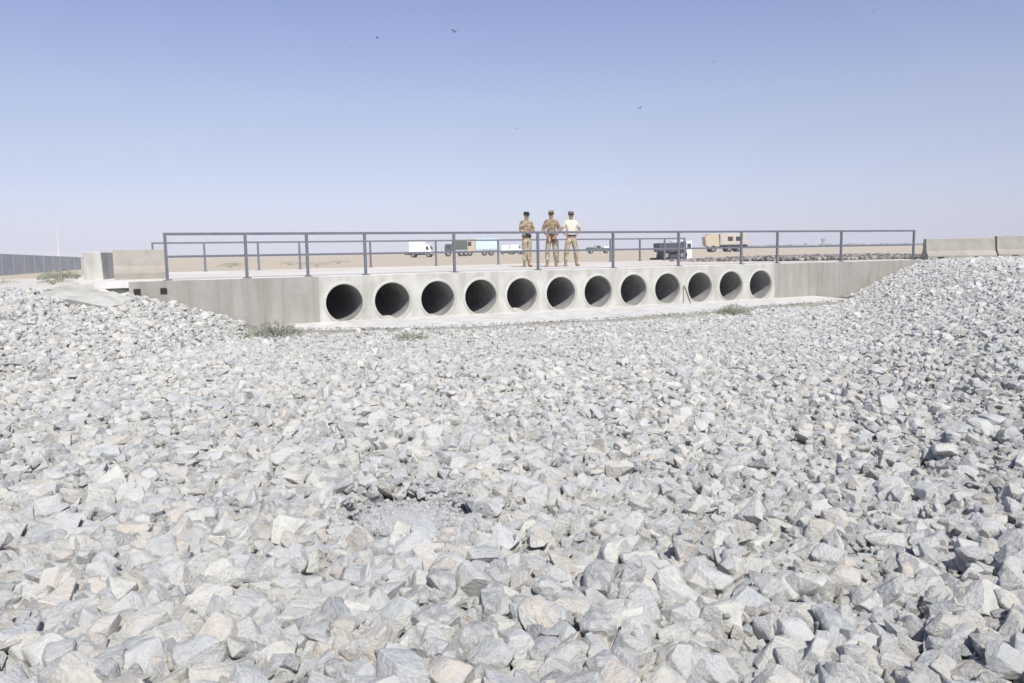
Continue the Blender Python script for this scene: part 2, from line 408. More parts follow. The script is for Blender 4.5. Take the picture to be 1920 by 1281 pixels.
def add_pts(name, arr, meshes, m, parent=None, **k):
    """one object of many stones: points with a shape, a turn and a size each"""
    col = bpy.data.collections.new(name+'_shapes')
    for i, me in enumerate(meshes):
        me2 = me.copy(); me2.materials.clear(); me2.materials.append(M[m])
        o = bpy.data.objects.new('shape_%03d' % i, me2); col.objects.link(o)
    me = bpy.data.meshes.new(name); me.vertices.add(len(arr))
    me.vertices.foreach_set('co', arr[:, :3].astype(np.float32).ravel())
    def at(n, t, d, f):
        a = me.attributes.new(n, t, 'POINT'); a.data.foreach_set(f, d.ravel())
    at('turn', 'FLOAT_VECTOR', arr[:, 4:7].astype(np.float32), 'vector')
    sc = np.stack([arr[:, 3], arr[:, 3], arr[:, 3]*arr[:, 8]], -1)
    at('size', 'FLOAT_VECTOR', sc.astype(np.float32), 'vector')
    at('shape', 'INT', arr[:, 7].astype(np.int32), 'value')
    me.update()
    o = bpy.data.objects.new(name, me); C.objects.link(o)
    if parent: o.parent = parent
    g = bpy.data.node_groups.new(name, 'GeometryNodeTree')
    g.interface.new_socket('Geometry', in_out='INPUT', socket_type='NodeSocketGeometry')
    g.interface.new_socket('Geometry', in_out='OUTPUT', socket_type='NodeSocketGeometry')
    N = g.nodes; L = g.links
    gi = N.new('NodeGroupInput'); go = N.new('NodeGroupOutput')
    ci = N.new('GeometryNodeCollectionInfo'); ci.inputs[0].default_value = col; ci.inputs[1].default_value = True; ci.inputs[2].default_value = True
    ip = N.new('GeometryNodeInstanceOnPoints'); ip.inputs['Pick Instance'].default_value = True
    def na(n, t):
        q = N.new('GeometryNodeInputNamedAttribute'); q.data_type = t; q.inputs[0].default_value = n; return q.outputs[0]
    L.new(gi.outputs[0], ip.inputs['Points']); L.new(ci.outputs[0], ip.inputs['Instance'])
    L.new(na('shape', 'INT'), ip.inputs['Instance Index'])
    er = N.new('FunctionNodeEulerToRotation'); L.new(na('turn', 'FLOAT_VECTOR'), er.inputs[0]); L.new(er.outputs[0], ip.inputs['Rotation'])
    L.new(na('size', 'FLOAT_VECTOR'), ip.inputs['Scale'])
    L.new(ip.outputs[0], go.inputs[0])
    mod = o.modifiers.new('scatter', 'NODES'); mod.node_group = g
    return meta(o, **k)

# the 300 stones that show largest become objects, the rest one mass
dist = np.sqrt(st[:, 0]**2+st[:, 1]**2+(EYE-st[:, 2])**2)
px = st[:, 0]/st[:, 1]*F
dep = st[:, 1]*math.cos(R(6.45))+(EYE-st[:, 2])*math.sin(R(6.45))
pyv = ((EYE-st[:, 2])*math.cos(R(6.45))-st[:, 1]*math.sin(R(6.45)))/dep*F
inview = (np.abs(st[:, 0]/dep*F) < 950) & (pyv < 640)
ix = ((st[:, 0]-X0)/res).astype(int); iy = ((st[:, 1]-Y0)/res).astype(int)
expo = (st[:, 2]+st[:, 3]*.2) > hm[np.clip(iy, 0, hm.shape[0]-1), np.clip(ix, 0, hm.shape[1]-1)]-.035
score = np.where(inview & expo, st[:, 3]/dist, 0)
top = np.argsort(-score)[:298]
for me in shapes:
    me.materials.clear(); me.materials.append(M['stone'])
for i in top:
    x, y, z, l, t1, t2, t3, sh, sz = st[i]
    o = bpy.data.objects.new('stone', shapes[int(sh)]); C.objects.link(o); o.parent = bed
    o.location = (x, y, z); o.rotation_euler = (t1, t2, t3); o.scale = (l, l, l*sz)
rest = np.ones(len(st), bool); rest[top] = False
add_pts('crushed_stone', np.concatenate([st[rest], far_st, apr_st]), shapes, 'stone', bed, kind='stuff')
# fine grit patch
n = 7000; a = rng.uniform(0, 6.283, n); q = np.clip(np.abs(rng.normal(0, .5, n)), 0, rng.uniform(.85, 1.15, n))
gxp = PATCH[0]+np.cos(a)*q*.52; gyp = PATCH[1]+np.sin(a)*q*.55
ixp = ((gxp-X0)/res).astype(int); iyp = ((gyp-Y0)/res).astype(int)
grit = np.stack([gxp, gyp, hm[iyp, ixp]+.01, rng.uniform(.014, .042, n), rng.normal(0, .6, n), rng.normal(0, .6, n), rng.uniform(0, 6.28, n), rng.integers(0, NLO, n), np.ones(n)], -1)
add_pts('fine_grit', grit, shapes[NHI:], 'fine', bed, kind='stuff')

# ------------------------------------------------------------------ culvert bridge
cul = empty('culvert_bridge', (P0[0], P0[1], 0), TH, label='long low concrete culvert bridge with twelve round pipe openings', cat='bridge')
SP = 1.23; PZ = .548; RI = .462; RO = .512
pipes = [k*SP for k in range(12)]
ZB, ZT = -.7, 1.205
bm = B()
x0 = pipes[0]-SP/2; x1 = pipes[-1]+SP/2
for s in pipes:
    L_, R_ = s-SP/2, s+SP/2
    ang = sorted(set([2*math.pi*k/36 for k in range(36)]+[math.atan2(z-PZ, x-s) % (2*math.pi) for x in (L_, R_) for z in (ZB, ZT)]))
    inn, out = [], []
    for a in ang:
        ca, sa = math.cos(a), math.sin(a)
        inn.append(bm.verts.new((s+RO*ca, 0, PZ+RO*sa)))
        t = min([v for v in ((SP/2)/abs(ca) if abs(ca) > 1e-6 else 1e9, ((ZT-PZ)/sa if sa > 1e-6 else 1e9), ((ZB-PZ)/sa if sa < -1e-6 else 1e9))])
        out.append(bm.verts.new((s+t*ca, 0, PZ+t*sa)))
    n = len(ang)
    for i in range(n): bm.faces.new((inn[i], out[i], out[(i+1) % n], inn[(i+1) % n]))
bmesh.ops.remove_doubles(bm, verts=bm.verts, dist=1e-4)
bmesh.ops.recalc_face_normals(bm, faces=bm.faces)
if sum(f.normal.y for f in bm.faces) > 0: bmesh.ops.reverse_faces(bm, faces=bm.faces)
hw = obj('headwall', bm, 'wall', cul)
mo = hw.modifiers.new('thick', 'SOLIDIFY'); mo.thickness = .32; mo.offset = -1
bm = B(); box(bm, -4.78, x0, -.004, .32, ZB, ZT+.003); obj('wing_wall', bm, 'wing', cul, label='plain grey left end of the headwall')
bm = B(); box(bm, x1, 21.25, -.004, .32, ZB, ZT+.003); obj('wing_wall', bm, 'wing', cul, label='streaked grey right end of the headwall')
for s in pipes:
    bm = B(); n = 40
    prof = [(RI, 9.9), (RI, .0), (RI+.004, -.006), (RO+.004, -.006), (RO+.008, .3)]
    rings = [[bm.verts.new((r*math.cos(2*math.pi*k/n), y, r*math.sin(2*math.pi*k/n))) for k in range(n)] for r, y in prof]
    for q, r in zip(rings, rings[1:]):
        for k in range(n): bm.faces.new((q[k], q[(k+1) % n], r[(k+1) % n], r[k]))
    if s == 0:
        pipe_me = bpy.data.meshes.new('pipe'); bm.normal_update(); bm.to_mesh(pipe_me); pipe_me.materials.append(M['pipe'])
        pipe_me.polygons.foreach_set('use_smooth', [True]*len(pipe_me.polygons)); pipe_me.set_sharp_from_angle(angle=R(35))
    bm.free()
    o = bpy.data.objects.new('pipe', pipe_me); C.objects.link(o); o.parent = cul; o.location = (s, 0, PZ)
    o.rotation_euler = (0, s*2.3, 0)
    bm = B(); ra = []   # mortar collar round the mouth, trowelled unevenly
    for rr_, yy_ in ((RI-.002, .06), (RI-.001, -.012), (RI+.02, -.017), (RO-.01, -.015), (RO+.02, -.002)):
        ra.append([bm.verts.new(((rr_+(.012*noise.noise(Vector((math.cos(6.2832*k/48)*3, math.sin(6.2832*k/48)*3, s))) if rr_ > RI+.01 else 0))*math.cos(6.2832*k/48), yy_,
                                 (rr_+(.012*noise.noise(Vector((math.cos(6.2832*k/48)*3, math.sin(6.2832*k/48)*3, s))) if rr_ > RI+.01 else 0))*math.sin(6.2832*k/48))) for k in range(48)])
    for q, r in zip(ra, ra[1:]):
        for k in range(48): bm.faces.new((q[k], q[(k+1) % 48], r[(k+1) % 48], r[k]))
    cl = obj('collar', bm, 'wall', o, angle=35); cl.rotation_euler = (0, -s*2.3, 0)
# deck, left corner rounded
bm = B()
out = [(-5.9, 10.3), (-5.9, .75), (-5.75, .4), (-5.45, .14), (-5.1, .02), (21.3, .02), (21.3, 10.3)]
a = [bm.verts.new((x, y, DECK)) for x, y in out]; b = [bm.verts.new((x, y, 1.075)) for x, y in out]
bm.faces.new(a[::-1]); bm.faces.new(b)
for i in range(len(out)): bm.faces.new((a[i], a[(i+1) % len(out)], b[(i+1) % len(out)], b[i]))
bmesh.ops.recalc_face_normals(bm, faces=bm.faces)
bmesh.ops.bevel(bm, geom=[e for e in bm.edges if all(v.co.z > 1.2 for v in e.verts)], offset=.018, segments=2, affect='EDGES')
obj('deck', bm, 'deck', cul)
bm = B(); box(bm, -5.6, 21.2, .95, 9.6, 1.20, DECK+.004); obj('road_surface', bm, 'road', cul)
# deck edge face beneath the lip of the left corner: rough slab with two drain openings
bm = B(); box(bm, -5.2, -4.785, .12, .3, .86, 1.05, .02); obj('slab_edge', bm, 'wing', cul)
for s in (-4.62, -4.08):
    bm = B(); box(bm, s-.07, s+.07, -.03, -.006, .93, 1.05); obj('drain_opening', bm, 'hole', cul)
# apron in world coordinates
ap = empty('apron', (0, 0, 0)); bpy.data.objects.remove(ap)
bm = B()
inv = Matrix.Translation((-P0[0], -P0[1], 0)); Rz = Matrix.Rotation(-TH, 4, 'Z')
fr = []
xsA = np.linspace(-5.4, 10.9, 40)
for x in xsA:
    p = Rz @ (inv @ Vector((x, float(apron_front(x))+.03*math.sin(x*1.7), 0))); fr.append((p.x, min(p.y, -.12)))
va = [bm.verts.new((x, y, .045+.01*math.sin(x*2))) for x, y in fr]
vb = [bm.verts.new((x, .05, .10)) for x, y in fr]
for i in range(len(fr)-1):
    bm.faces.new((va[i], va[i+1], vb[i+1], vb[i]))
apr = obj('apron', bm, 'apron', cul)
bm = B(); e1 = [bm.verts.new((x, y-.004, .041+.01*math.sin(x*2))) for x, y in fr]; e2 = [bm.verts.new((x, y-.03, -.5)) for x, y in fr]
for i in range(len(fr)-1): bm.faces.new((e2[i], e2[i+1], e1[i+1], e1[i]))
ed = obj('edge', bm, 'wing', apr)
# silt lying in some of the pipes
for k, dpt in ((1, .05), (2, .03), (4, .07), (6, .045), (7, .03), (8, .06), (9, .035), (11, .055)):
    bm = B(); rows = []
    for j in range(24):
        yy = .03+j*.12; row = []
        for i in range(9):
            q = i/8*2-1; dd = dpt*(.7+.6*noise.noise(Vector((k*5, yy*1.5, q))))*min(1, .35+j*.12)
            hw_ = math.sqrt(max(1e-4, RI**2-(RI-dd)**2))
            row.append(bm.verts.new((q*hw_, yy, -(RI-dd)-.012*abs(q)*(i in (0, 8))+.01*noise.noise(Vector((q*4, yy*4, k))))))
        rows.append(row)
    for a_, b_ in zip(rows, rows[1:]):
        for i in range(8): bm.faces.new((a_[i], a_[i+1], b_[i+1], b_[i]))
    o = obj('silt', bm, 'soil', cul); o.location = (pipes[k], 0, PZ)
# a run of spilt concrete by the left corner
bm = B(); g = []
N_ = 26
for j in range(N_):
    row = []
    for i in range(N_):
        u, v = i/(N_-1)*2-1, j/(N_-1)*2-1
        x = -9.0+u*1.05; y = 16.85+v*1.3
        r = math.hypot(u*.95, v)
        hgt = float(H(x, y))
        zz = hgt-.2+(.33+.14*v)*(1-min(1, r)**3)+.09*noise.noise(Vector((x*1.3, y*1.3, 0)))+.03*noise.noise(Vector((x*5, y*5, 0)))
        zz = min(zz, 1.17+.01*u)
        row.append(bm.verts.new((x, y, zz)))
    g.append(row)
for j in range(N_-1):
    for i in range(N_-1): bm.faces.new((g[j][i], g[j][i+1], g[j+1][i+1], g[j+1][i]))
obj('concrete_spill', bm, 'wall', smooth=True, label='smooth pale poured concrete spill by the left bridge corner', cat='concrete')

# ------------------------------------------------------------------ railings
def railing(label, y, zoff, svals, ztop, group):
    root = empty('railing', (*ws(svals[0], y), DECK), TH, label=label, cat='railing', group=group)
    def rel(s): return s-svals[0]
    for i, s in enumerate(svals):
        bm = B(); h = ztop-.03; box(bm, rel(s)-.032, rel(s)+.032, -.032, .032, zoff-.05, h, .004)
        p = obj('post', bm, 'steel', root)
        bm = B(); box(bm, rel(s)-.09, rel(s)+.09, -.07, .07, zoff+.001, zoff+.014); obj('base_plate', bm, 'steel', p)
    bm = B(); box(bm, -.035, rel(svals[-1])+.035, -.034, .034, ztop-.06, ztop, .006); obj('top_rail', bm, 'steel', root)
    bm = B()
    for p, q in zip(svals, svals[1:]): box(bm, rel(p)+.03, rel(q)-.03, -.022, .022, .50, .55, .004)
    obj('middle_rail', bm, 'steel', root)
    return root
def s_of(px, y=0):   # along-wall position seen at a picture column
    k = (px-960)/F; bx, by = P0[0]-y*sT, P0[1]+y*cT
    return (k*by-bx)/(cT-k*sT)
fp = [321, 470, 584, 692, 858, 1014, 1154, 1276, 1393, 1460, 1579, 1714]
bp = [297, 393, 493, 570, 702, 824, 940, 1051, 1149, 1204, 1250, 1287]
railing('long dark steel railing on the near edge of the bridge deck', .10, 0, [s_of(p-3, .1) for p in fp], 1.06, 'steel railings of the bridge')
railing('dark steel railing along the far edge of the bridge, behind the people', 9.95, -.0, [s_of(p-3, 9.95) for p in bp], 1.01, 'steel railings of the bridge')

# ------------------------------------------------------------------ jersey barriers
def barrier(loc, rz, length, label, drains=(), col='barrier', group='concrete barriers beside the bridge', h=.84):
    root = empty('concrete_barrier', loc, rz, label=label, cat='barrier', group=group)
    prof = [(-.30, 0), (.30, 0), (.30, .17), (.16, .34), (.10, h-.015), (.085, h), (-.085, h), (-.10, h-.015), (-.16, .34), (-.30, .17)]
    bm = B(); n = len(prof)
    a = [bm.verts.new((0, y, z)) for y, z in prof]; b = [bm.verts.new((length, y, z)) for y, z in prof]
    bm.faces.new(a); bm.faces.new(b[::-1])
    for i in range(n): bm.faces.new((a[i], b[i], b[(i+1) % n], a[(i+1) % n]))
    bmesh.ops.recalc_face_normals(bm, faces=bm.faces)
    obj('body', bm, col, root)
    for x in drains:
        bm = B(); box(bm, x-.11, x+.11, -.304, -.28, .02, .13); obj('drain_slot', bm, 'hole', root)
    return root
barrier((*ws(-5.05, 1.75), DECK-.02), TH, 1.12, 'short tan concrete barrier standing just left of the railing', h=.72)
t = empty('concrete_block', (-9.74, 19.2, DECK-.12), R(104), label='pale concrete block end-on at far left, its right side in shade', cat='concrete block')
bm = B(); box(bm, 0, 1.9, 0, .44, 0, .78, .015, top=(0.01, 1.9, .03, .41)); obj('body', bm, 'wall', t)
bm = B(); box(bm, -.02, 1.9, -.04, .54, -.05, .06, .01); obj('foot', bm, 'deck', t)
barrier((15.05, 29.25, 1.17), R(-3), 2.42, 'concrete barrier nearest the right end of the railing', (.45, 1.75), h=.78)
barrier((17.5, 29.05, 1.19), R(-6), 3.0, 'concrete barrier at the right edge of the photo', (.55, 1.9), h=.82)

# stones heaped on the far side of the road at the right
n = 7500; ss = rng.uniform(15.5, 24.5, n); vv = rng.uniform(1.3, 7.5, n)
ok = vv > np.interp(ss, [15.5, 17, 19, 24.5], [5.0, 2.6, 1.7, .7]); ss, vv = ss[ok], vv[ok]
hx_, hy_ = ws(ss, vv); pile = .10*np.sin(np.pi*np.clip((vv-.9)/6.6, 0, 1))*sstep((ss-15.2)/2)
k_ = len(ss)
heap = np.stack([hx_, hy_, DECK+pile*rng.uniform(.3, 1.2, k_)+.02, rng.uniform(.07, .22, k_), rng.normal(0, .4, k_), rng.normal(0, .4, k_), rng.uniform(0, 6.28, k_), rng.integers(0, NLO, k_), np.ones(k_)], -1)
add_pts('stone_heap', heap, shapes[NHI:], 'dark_stone', kind='stuff', label='dark brown rubble heaped along the road behind the right railing', cat='rubble')

# ------------------------------------------------------------------ stick against the headwall
a = ws(10.42, -.05); bp_ = ws(10.42, -.38)
bm = B(); tube(bm, [(a[0], a[1], .62), (a[0]*.6+bp_[0]*.4, a[1]*.6+bp_[1]*.4, .45), (a[0]*.3+bp_[0]*.7, a[1]*.3+bp_[1]*.7, .26), (bp_[0], bp_[1], .07)], [.022, .02, .02, .012], 7)
obj('stick', bm, 'wood', label='dark crooked stick leaning on the wall between two pipe openings', cat='stick')

# ------------------------------------------------------------------ shrubs
def shrub(x, y, r, h, label, n=420, z=None, group='low shrubs among the stones'):
    z = float(H(x, y)) if z is None else z
    root = empty('shrub', (x, y, z), label=label, cat='shrub', group=group)
    bm = B(); bt = B()
    for i in range(n):
        a = random.uniform(0, 6.283); q = math.sqrt(random.random())
        el = random.uniform(.2, 1.0)
        p = Vector((math.cos(a)*r*q*1.0, math.sin(a)*r*q*.8, h*(el*(1-q*q*.65))+.03*random.random()))
        if noise.noise(p*7/max(r, .2)+Vector((x, y, 0))) < -.22: continue
        d = Vector((math.cos(a)*q+random.gauss(0, .35), math.sin(a)*q+random.gauss(0, .35), .8+random.gauss(0, .3))).normalized()
        L = random.uniform(.06, .13)*(.6+h); wd = random.uniform(.004, .009)
        sd_ = d.orthogonal().normalized(); sd_ = Matrix.Rotation(random.uniform(0, 6.28), 3, d) @ sd_
        v = [bm.verts.new(c) for c in (p, p+d*L*.5+sd_*wd, p+d*L, p+d*L*.5-sd_*wd)]; bm.faces.new(v)
    for i in range(16):
        a = random.uniform(0, 6.283); q = random.uniform(.3, .9)
        tube(bt, [(0, 0, 0), (math.cos(a)*r*q*.5, math.sin(a)*r*q*.4, h*.5), (math.cos(a)*r*q, math.sin(a)*r*q*.8, h*random.uniform(.6, .95))], [.008, .005, .002], 4)
    obj('leaves', bm, 'leaf', root); obj('twigs', bt, 'twig', root)
    return root
shrub(-5.25, 17.55, .62, .36, 'largest grey green shrub in front of the plain left end of the wall', 1700)
shrub(-2.15, 16.75, .36, .20, 'small sparse shrub among the stones below the second and third pipes', 550)
shrub(6.0, 21.6, .42, .30, 'green shrub in front of the eleventh pipe opening', 950)
shrub(11.0, 26.3, .45, .16, 'thin low weed at the foot of the right wing wall', 450)
shrub(-12.7, 22.6, .55, .30, 'dark rounded shrub on pale soil left of the barriers', 1500)
shrub(-13.2, 20.6, .5, .10, 'flat weed on the soil at the left edge, nearer than the rounded shrub', 260)
shrub(-11.6, 20.3, .35, .10, 'small flat weed between the rounded shrub and the stones', 220)
shrub(-7.0, 11.6, .55, .10, 'faint thin weed in the stones at far left', 260)
for x, y, lb in ((-21, 60, 'desert scrub tuft beyond the far railing, near its second post from the left'), (-18, 66, 'desert scrub tuft beyond the railing between its second and third near posts'),
                 (-14, 58, 'desert scrub tuft beyond the railing left of the fourth near post'), (-15.5, 72, 'farther desert scrub tuft above the third near post'), (-24, 70, 'farthest left desert scrub tuft beyond the first railing bay')):
    shrub(x, y, random.uniform(.9, 1.5), .35, lb, 700, group='desert scrub tufts beyond the bridge')

# ------------------------------------------------------------------ people
def skinned(name, joints, edges, m, parent, sub=2):
    """joints: {name: (x, y, z, radius)} grown into one smooth skin"""
    me = bpy.data.meshes.new(name); ks = list(joints)
    me.from_pydata([joints[k][:3] for k in ks], [(ks.index(a), ks.index(b)) for a, b in edges], [])
    o = bpy.data.objects.new(name, me); C.objects.link(o)
    mo = o.modifiers.new('skin', 'SKIN'); mo.use_smooth_shade = True
    for i, k in enumerate(ks):
        r = joints[k][3]; r = r if isinstance(r, tuple) else (r, r)
        me.skin_vertices[0].data[i].radius = r
        me.skin_vertices[0].data[i].use_root = (i == 0)
    su = o.modifiers.new('sub', 'SUBSURF'); su.levels = sub; su.render_levels = sub
    dg = bpy.context.evaluated_depsgraph_get(); ev = o.evaluated_get(dg)
    nm = bpy.data.meshes.new_from_object(ev); bpy.data.objects.remove(o)
    nm.materials.clear(); nm.materials.append(M[m]); nm.name = name
    o = bpy.data.objects.new(name, nm); C.objects.link(o); o.parent = parent
    return o
def person(loc, rz, label, arms, top, trousers, cap, extra=None, height=1.78, spread=.13, sleeves='long', yaw=0):
    root = empty('person', loc, rz, label=label, cat='person', group='people standing on the bridge')
    root.scale = (height/1.78,)*3
    J = {'pelvis': (0, 0, .96, (.135, .10)), 'waist': (0, -.005, 1.10, (.125, .09)), 'chest': (0, 0, 1.30, (.155, .105)), 'nb': (0, .012, 1.475, (.07, .06)),
         'neck': (0, .0, 1.54, .06), 'jaw': (0, -.02, 1.595, (.072, .078)), 'head': (0, -.012, 1.68, (.085, .098)), 'crown': (0, 0, 1.745, (.055, .065))}
    E = [('pelvis', 'waist'), ('waist', 'chest'), ('chest', 'nb'), ('nb', 'neck'), ('neck', 'jaw'), ('jaw', 'head'), ('head', 'crown')]
    for sgn, t in ((-1, 'r'), (1, 'l')):
        el, wr = arms[t]
        J['sh'+t] = (sgn*.175, .005, 1.425, .062); J['el'+t] = (*el, .043); J['wr'+t] = (*wr, .029)
        d = (Vector(wr)-Vector(el)).normalized(); pm = Vector(wr)+d*.06
        J['pa'+t] = (*pm, (.040, .018))
        E += [('chest', 'sh'+t), ('sh'+t, 'el'+t), ('el'+t, 'wr'+t), ('wr'+t, 'pa'+t)]
        sp = spread*sgn
        J['hi'+t] = (sgn*.09, 0, .88, .092); J['kn'+t] = (sp*.95, -.02, .50, .06); J['an'+t] = (sp*1.08, .02, .10, .042)
        J['he'+t] = (sp*1.1, .03, .045, .04); J['to'+t] = (sp*1.1+sgn*.04, -.16, .03, (.045, .028))
        E += [('pelvis', 'hi'+t), ('hi'+t, 'kn'+t), ('kn'+t, 'an'+t), ('an'+t, 'he'+t), ('he'+t, 'to'+t)]
    body = skinned('body', J, E, 'skin', root)
    # fingers, nose, ears grown onto the same body mesh
    bm = B(); bm.from_mesh(body.data)
    for sgn, t in ((-1, 'r'), (1, 'l')):
        el, wr = arms[t]; d = (Vector(wr)-Vector(el)).normalized(); pm = Vector(wr)+d*.055
        side = d.cross(Vector((0, 1, .2))).normalized(); curl = side.cross(d).normalized()
        for k in range(4):
            o = side*(k-1.5)*.019; ln = (.068, .078, .073, .058)[k]
            p0 = pm+o+d*.02; p1 = p0+d*ln*.5+curl*.006; p2 = p1+d*ln*.4+curl*.022
            tube(bm, [p0-d*.02, p0, p1, p2], [.0095, .0095, .009, .007], 6)
        th = pm-d*.02+side*.03; tube(bm, [th-side*.012, th+side*.012+d*.02, th+side*.014+d*.05+curl*.012], [.012, .011, .008], 6)
    tube(bm, [(0, -.095, 1.70), (0, -.115, 1.672), (0, -.10, 1.662)], [.008, .014, .012], 6)
    for sg in (-1, 1): tube(bm, [(sg*.078, .0, 1.70), (sg*.088, .004, 1.68), (sg*.078, .0, 1.655)], [.010, .014, .008], 6)
    bm.to_mesh(body.data); bm.free()
    bm = B()
    box(bm, -.024, .024, -.092, -.086, 1.628, 1.636); obj('mouth', bm, 'folder', root)
    for sg in (-1, 1): bm = B(); tube(bm, [(sg*.030, -.088, 1.690), (sg*.030, -.101, 1.690)], .009, 8); obj('eye', bm, 'hair', root)
    # clothes follow the same joints a little fatter
    fat = lambda r, a: (r[0]+a, r[1]+a) if isinstance(r, tuple) else r+a
    ks = ['chest', 'waist', 'pelvis', 'nb', 'shr', 'shl', 'elr', 'ell', 'wrr', 'wrl']
    a = .020
    JC = {k: (*J[k][:3], fat(J[k][3], a)) for k in ks}
    JC['pelvis'] = (0, 0, .885, (.158, .124)); JC['nb'] = (0, .008, 1.52, (.080, .072))
    EC = [('chest', 'waist'), ('waist', 'pelvis'), ('chest', 'nb')]
    for t in 'rl':
        el, wr = Vector(arms[t][0]), Vector(arms[t][1])
        if sleeves == 'short':
            sh = Vector(J['sh'+t][:3]); q = sh.lerp(el, .72); JC['el'+t] = (*q, .062); JC.pop('wr'+t)
            EC += [('chest', 'sh'+t), ('sh'+t, 'el'+t)]
        else:
            JC['wr'+t] = (*el.lerp(wr, .93), .043)
            EC += [('chest', 'sh'+t), ('sh'+t, 'el'+t), ('el'+t, 'wr'+t)]
    skinned('shirt' if sleeves == 'short' else 'jacket', JC, EC, top, root)
    ks = ['pelvis', 'hir', 'hil', 'knr', 'knl', 'anr', 'anl']
    JT = {k: (*J[k][:3], fat(J[k][3], .024)) for k in ks}
    JT['pelvis'] = (0, 0, 1.03, (.140, .106)); JT['crotch'] = (0, 0, .93, (.15, .115))
    for t in 'rl': x_, y_, z_, r_ = JT['an'+t]; JT['an'+t] = (x_, y_, .17, .074)
    skinned('trousers', JT, [('pelvis', 'crotch'), ('crotch', 'hir'), ('crotch', 'hil'), ('hir', 'knr'), ('hil', 'knl'), ('knr', 'anr'), ('knl', 'anl')], trousers, root)
    for t in 'rl':
        b = J['an'+t]; h_ = J['he'+t]; o_ = J['to'+t]
        skinned('boot', {'a': (b[0], b[1], .22, .052), 'b': (b[0], b[1], .12, .054), 'c': (h_[0], h_[1], .055, .052), 'd': (o_[0], o_[1], .04, (.055, .038))},
                [('a', 'b'), ('b', 'c'), ('c', 'd')], 'boot', root, 1)
    bm = B(); n = 20
    r1 = [bm.verts.new((.168*math.cos(6.2832*k/n), .130*math.sin(6.2832*k/n), .985)) for k in range(n)]
    r2 = [bm.verts.new((.166*math.cos(6.2832*k/n), .128*math.sin(6.2832*k/n), 1.035)) for k in range(n)]
    for k in range(n): bm.faces.new((r1[k], r1[(k+1) % n], r2[(k+1) % n], r2[k]))
    obj('belt', bm, 'black', root)
    # hair and headgear
    bm = B(); bmesh.ops.create_uvsphere(bm, u_segments=18, v_segments=12, radius=1)
    for v in bm.verts: v.co = Vector((v.co.x*.087, v.co.y*.104+.008, v.co.z*.10+1.695))
    bmesh.ops.delete(bm, geom=[v for v in bm.verts if v.co.z < 1.665 or (v.co.y < -.03 and v.co.z < 1.725)], context='VERTS')
    obj('hair', bm, 'hair', root, smooth=True)
    if cap:
        bm = B(); n = 20
        rg = [(.097, 1.715), (.099, 1.745), (.094, 1.785), (.07, 1.797), (.0001, 1.80)]
        rr = [[bm.verts.new((r*math.cos(6.2832*k/n)*.93, r*math.sin(6.2832*k/n)*1.1+.002, z)) for k in range(n)] for r, z in rg]
        for q, r in zip(rr, rr[1:]):
            for k in range(n): bm.faces.new((q[k], q[(k+1) % n], r[(k+1) % n], r[k]))
        box(bm, -.065, .065, -.175, -.09, 1.722, 1.730)
        obj('cap', bm, cap, root, smooth=False)
    if extra:
        for nm, fn, m in extra: bm = B(); fn(bm); obj(nm, bm, m, root)
    return root
def shades(bm):
    for sg in (-1, 1): box(bm, sg*.034-.027, sg*.034+.027, -.112, -.098, 1.672, 1.706, .004)
    box(bm, -.01, .01, -.108, -.10, 1.69, 1.70)
    for sg in (-1, 1): box(bm, sg*.084-.003, sg*.084+.003, -.10, .01, 1.688, 1.698)
def gscarf(bm): box(bm, -.07, .07, -.135, -.10, 1.43, 1.50, .012)
def pouch(bm): box(bm, .10, .20, -.16, -.08, .80, .96, .015)
def vest(bm):
    for x_ in (-.10, .0, .10): box(bm, x_-.042, x_+.042, -.165, -.12, 1.12, 1.25, .012)
    box(bm, -.16, -.10, -.14, -.05, 1.0, 1.09, .01)
def folder(bm): box(bm, .0, .16, -.165, -.145, .78, 1.0, .006)
def sight(px, y): return (px-960-2.7)/F*y
Yp = 26.2
person((sight(993, Yp), Yp, DECK), R(24), 'person in camouflage uniform with dark headgear, arms folded, leftmost of three on the bridge',
       {'r': ((-.235, -.03, 1.17), (-.02, -.20, 1.16)), 'l': ((.235, -.03, 1.17), (.03, -.235, 1.20))}, 'camo', 'camo2', 'black', [('sunglasses', shades, 'black'), ('pouch', vest, 'camo3')], 1.77, .075)
person((sight(1039, Yp), Yp, DECK), R(-4), 'person in full camouflage with cap, hands held in front, between the other two',
       {'r': ((-.27, .03, 1.17), (-.12, -.15, 1.00)), 'l': ((.27, .03, 1.17), (.13, -.15, .98))}, 'camo3', 'camo2', 'camo', [('sunglasses', shades, 'black'), ('folder', folder, 'folder')], 1.80, .13)
person((sight(1076, Yp), Yp+.1, DECK), R(14), 'person in cream T-shirt and camouflage trousers, hands on hips, rightmost on the bridge',
       {'r': ((-.34, .06, 1.18), (-.17, -.03, 1.02)), 'l': ((.34, .06, 1.18), (.17, -.03, 1.02))}, 'tee', 'camo2', 'cap_grey', [('sunglasses', shades, 'black')], 1.77, .17, 'short')

# ------------------------------------------------------------------ vehicles beyond the bridge
def wheels(root, xs, wy, r, wd=.28):
    for x in xs:
        for sg in (-1, 1):
            bm = B(); tube(bm, [(x, sg*wy-wd/2, r), (x, sg*wy+wd/2, r)], r, 18)
            t = obj('wheel', bm, 'tyre', root)
            bm = B(); tube(bm, [(x, sg*(wy+wd*.45), r), (x, sg*(wy+wd*.55), r)], r*.55, 12); obj('rim', bm, 'rim', t)
def part(root, name, m, *boxes, bev=.04):
    bm = B()
    for b in boxes:
        box(bm, *b[:6], bev=bev, top=(b[6] if len(b) > 6 else None))
    return obj(name, bm, m, root)
def ground(x, y): return float(H(x, y))
def veh(name, px, y, rz, label, cat, z=None):
    x = sight(px, y)
    return empty(name, (x, y, ground(x, y) if z is None else z), rz, label=label, cat=cat)
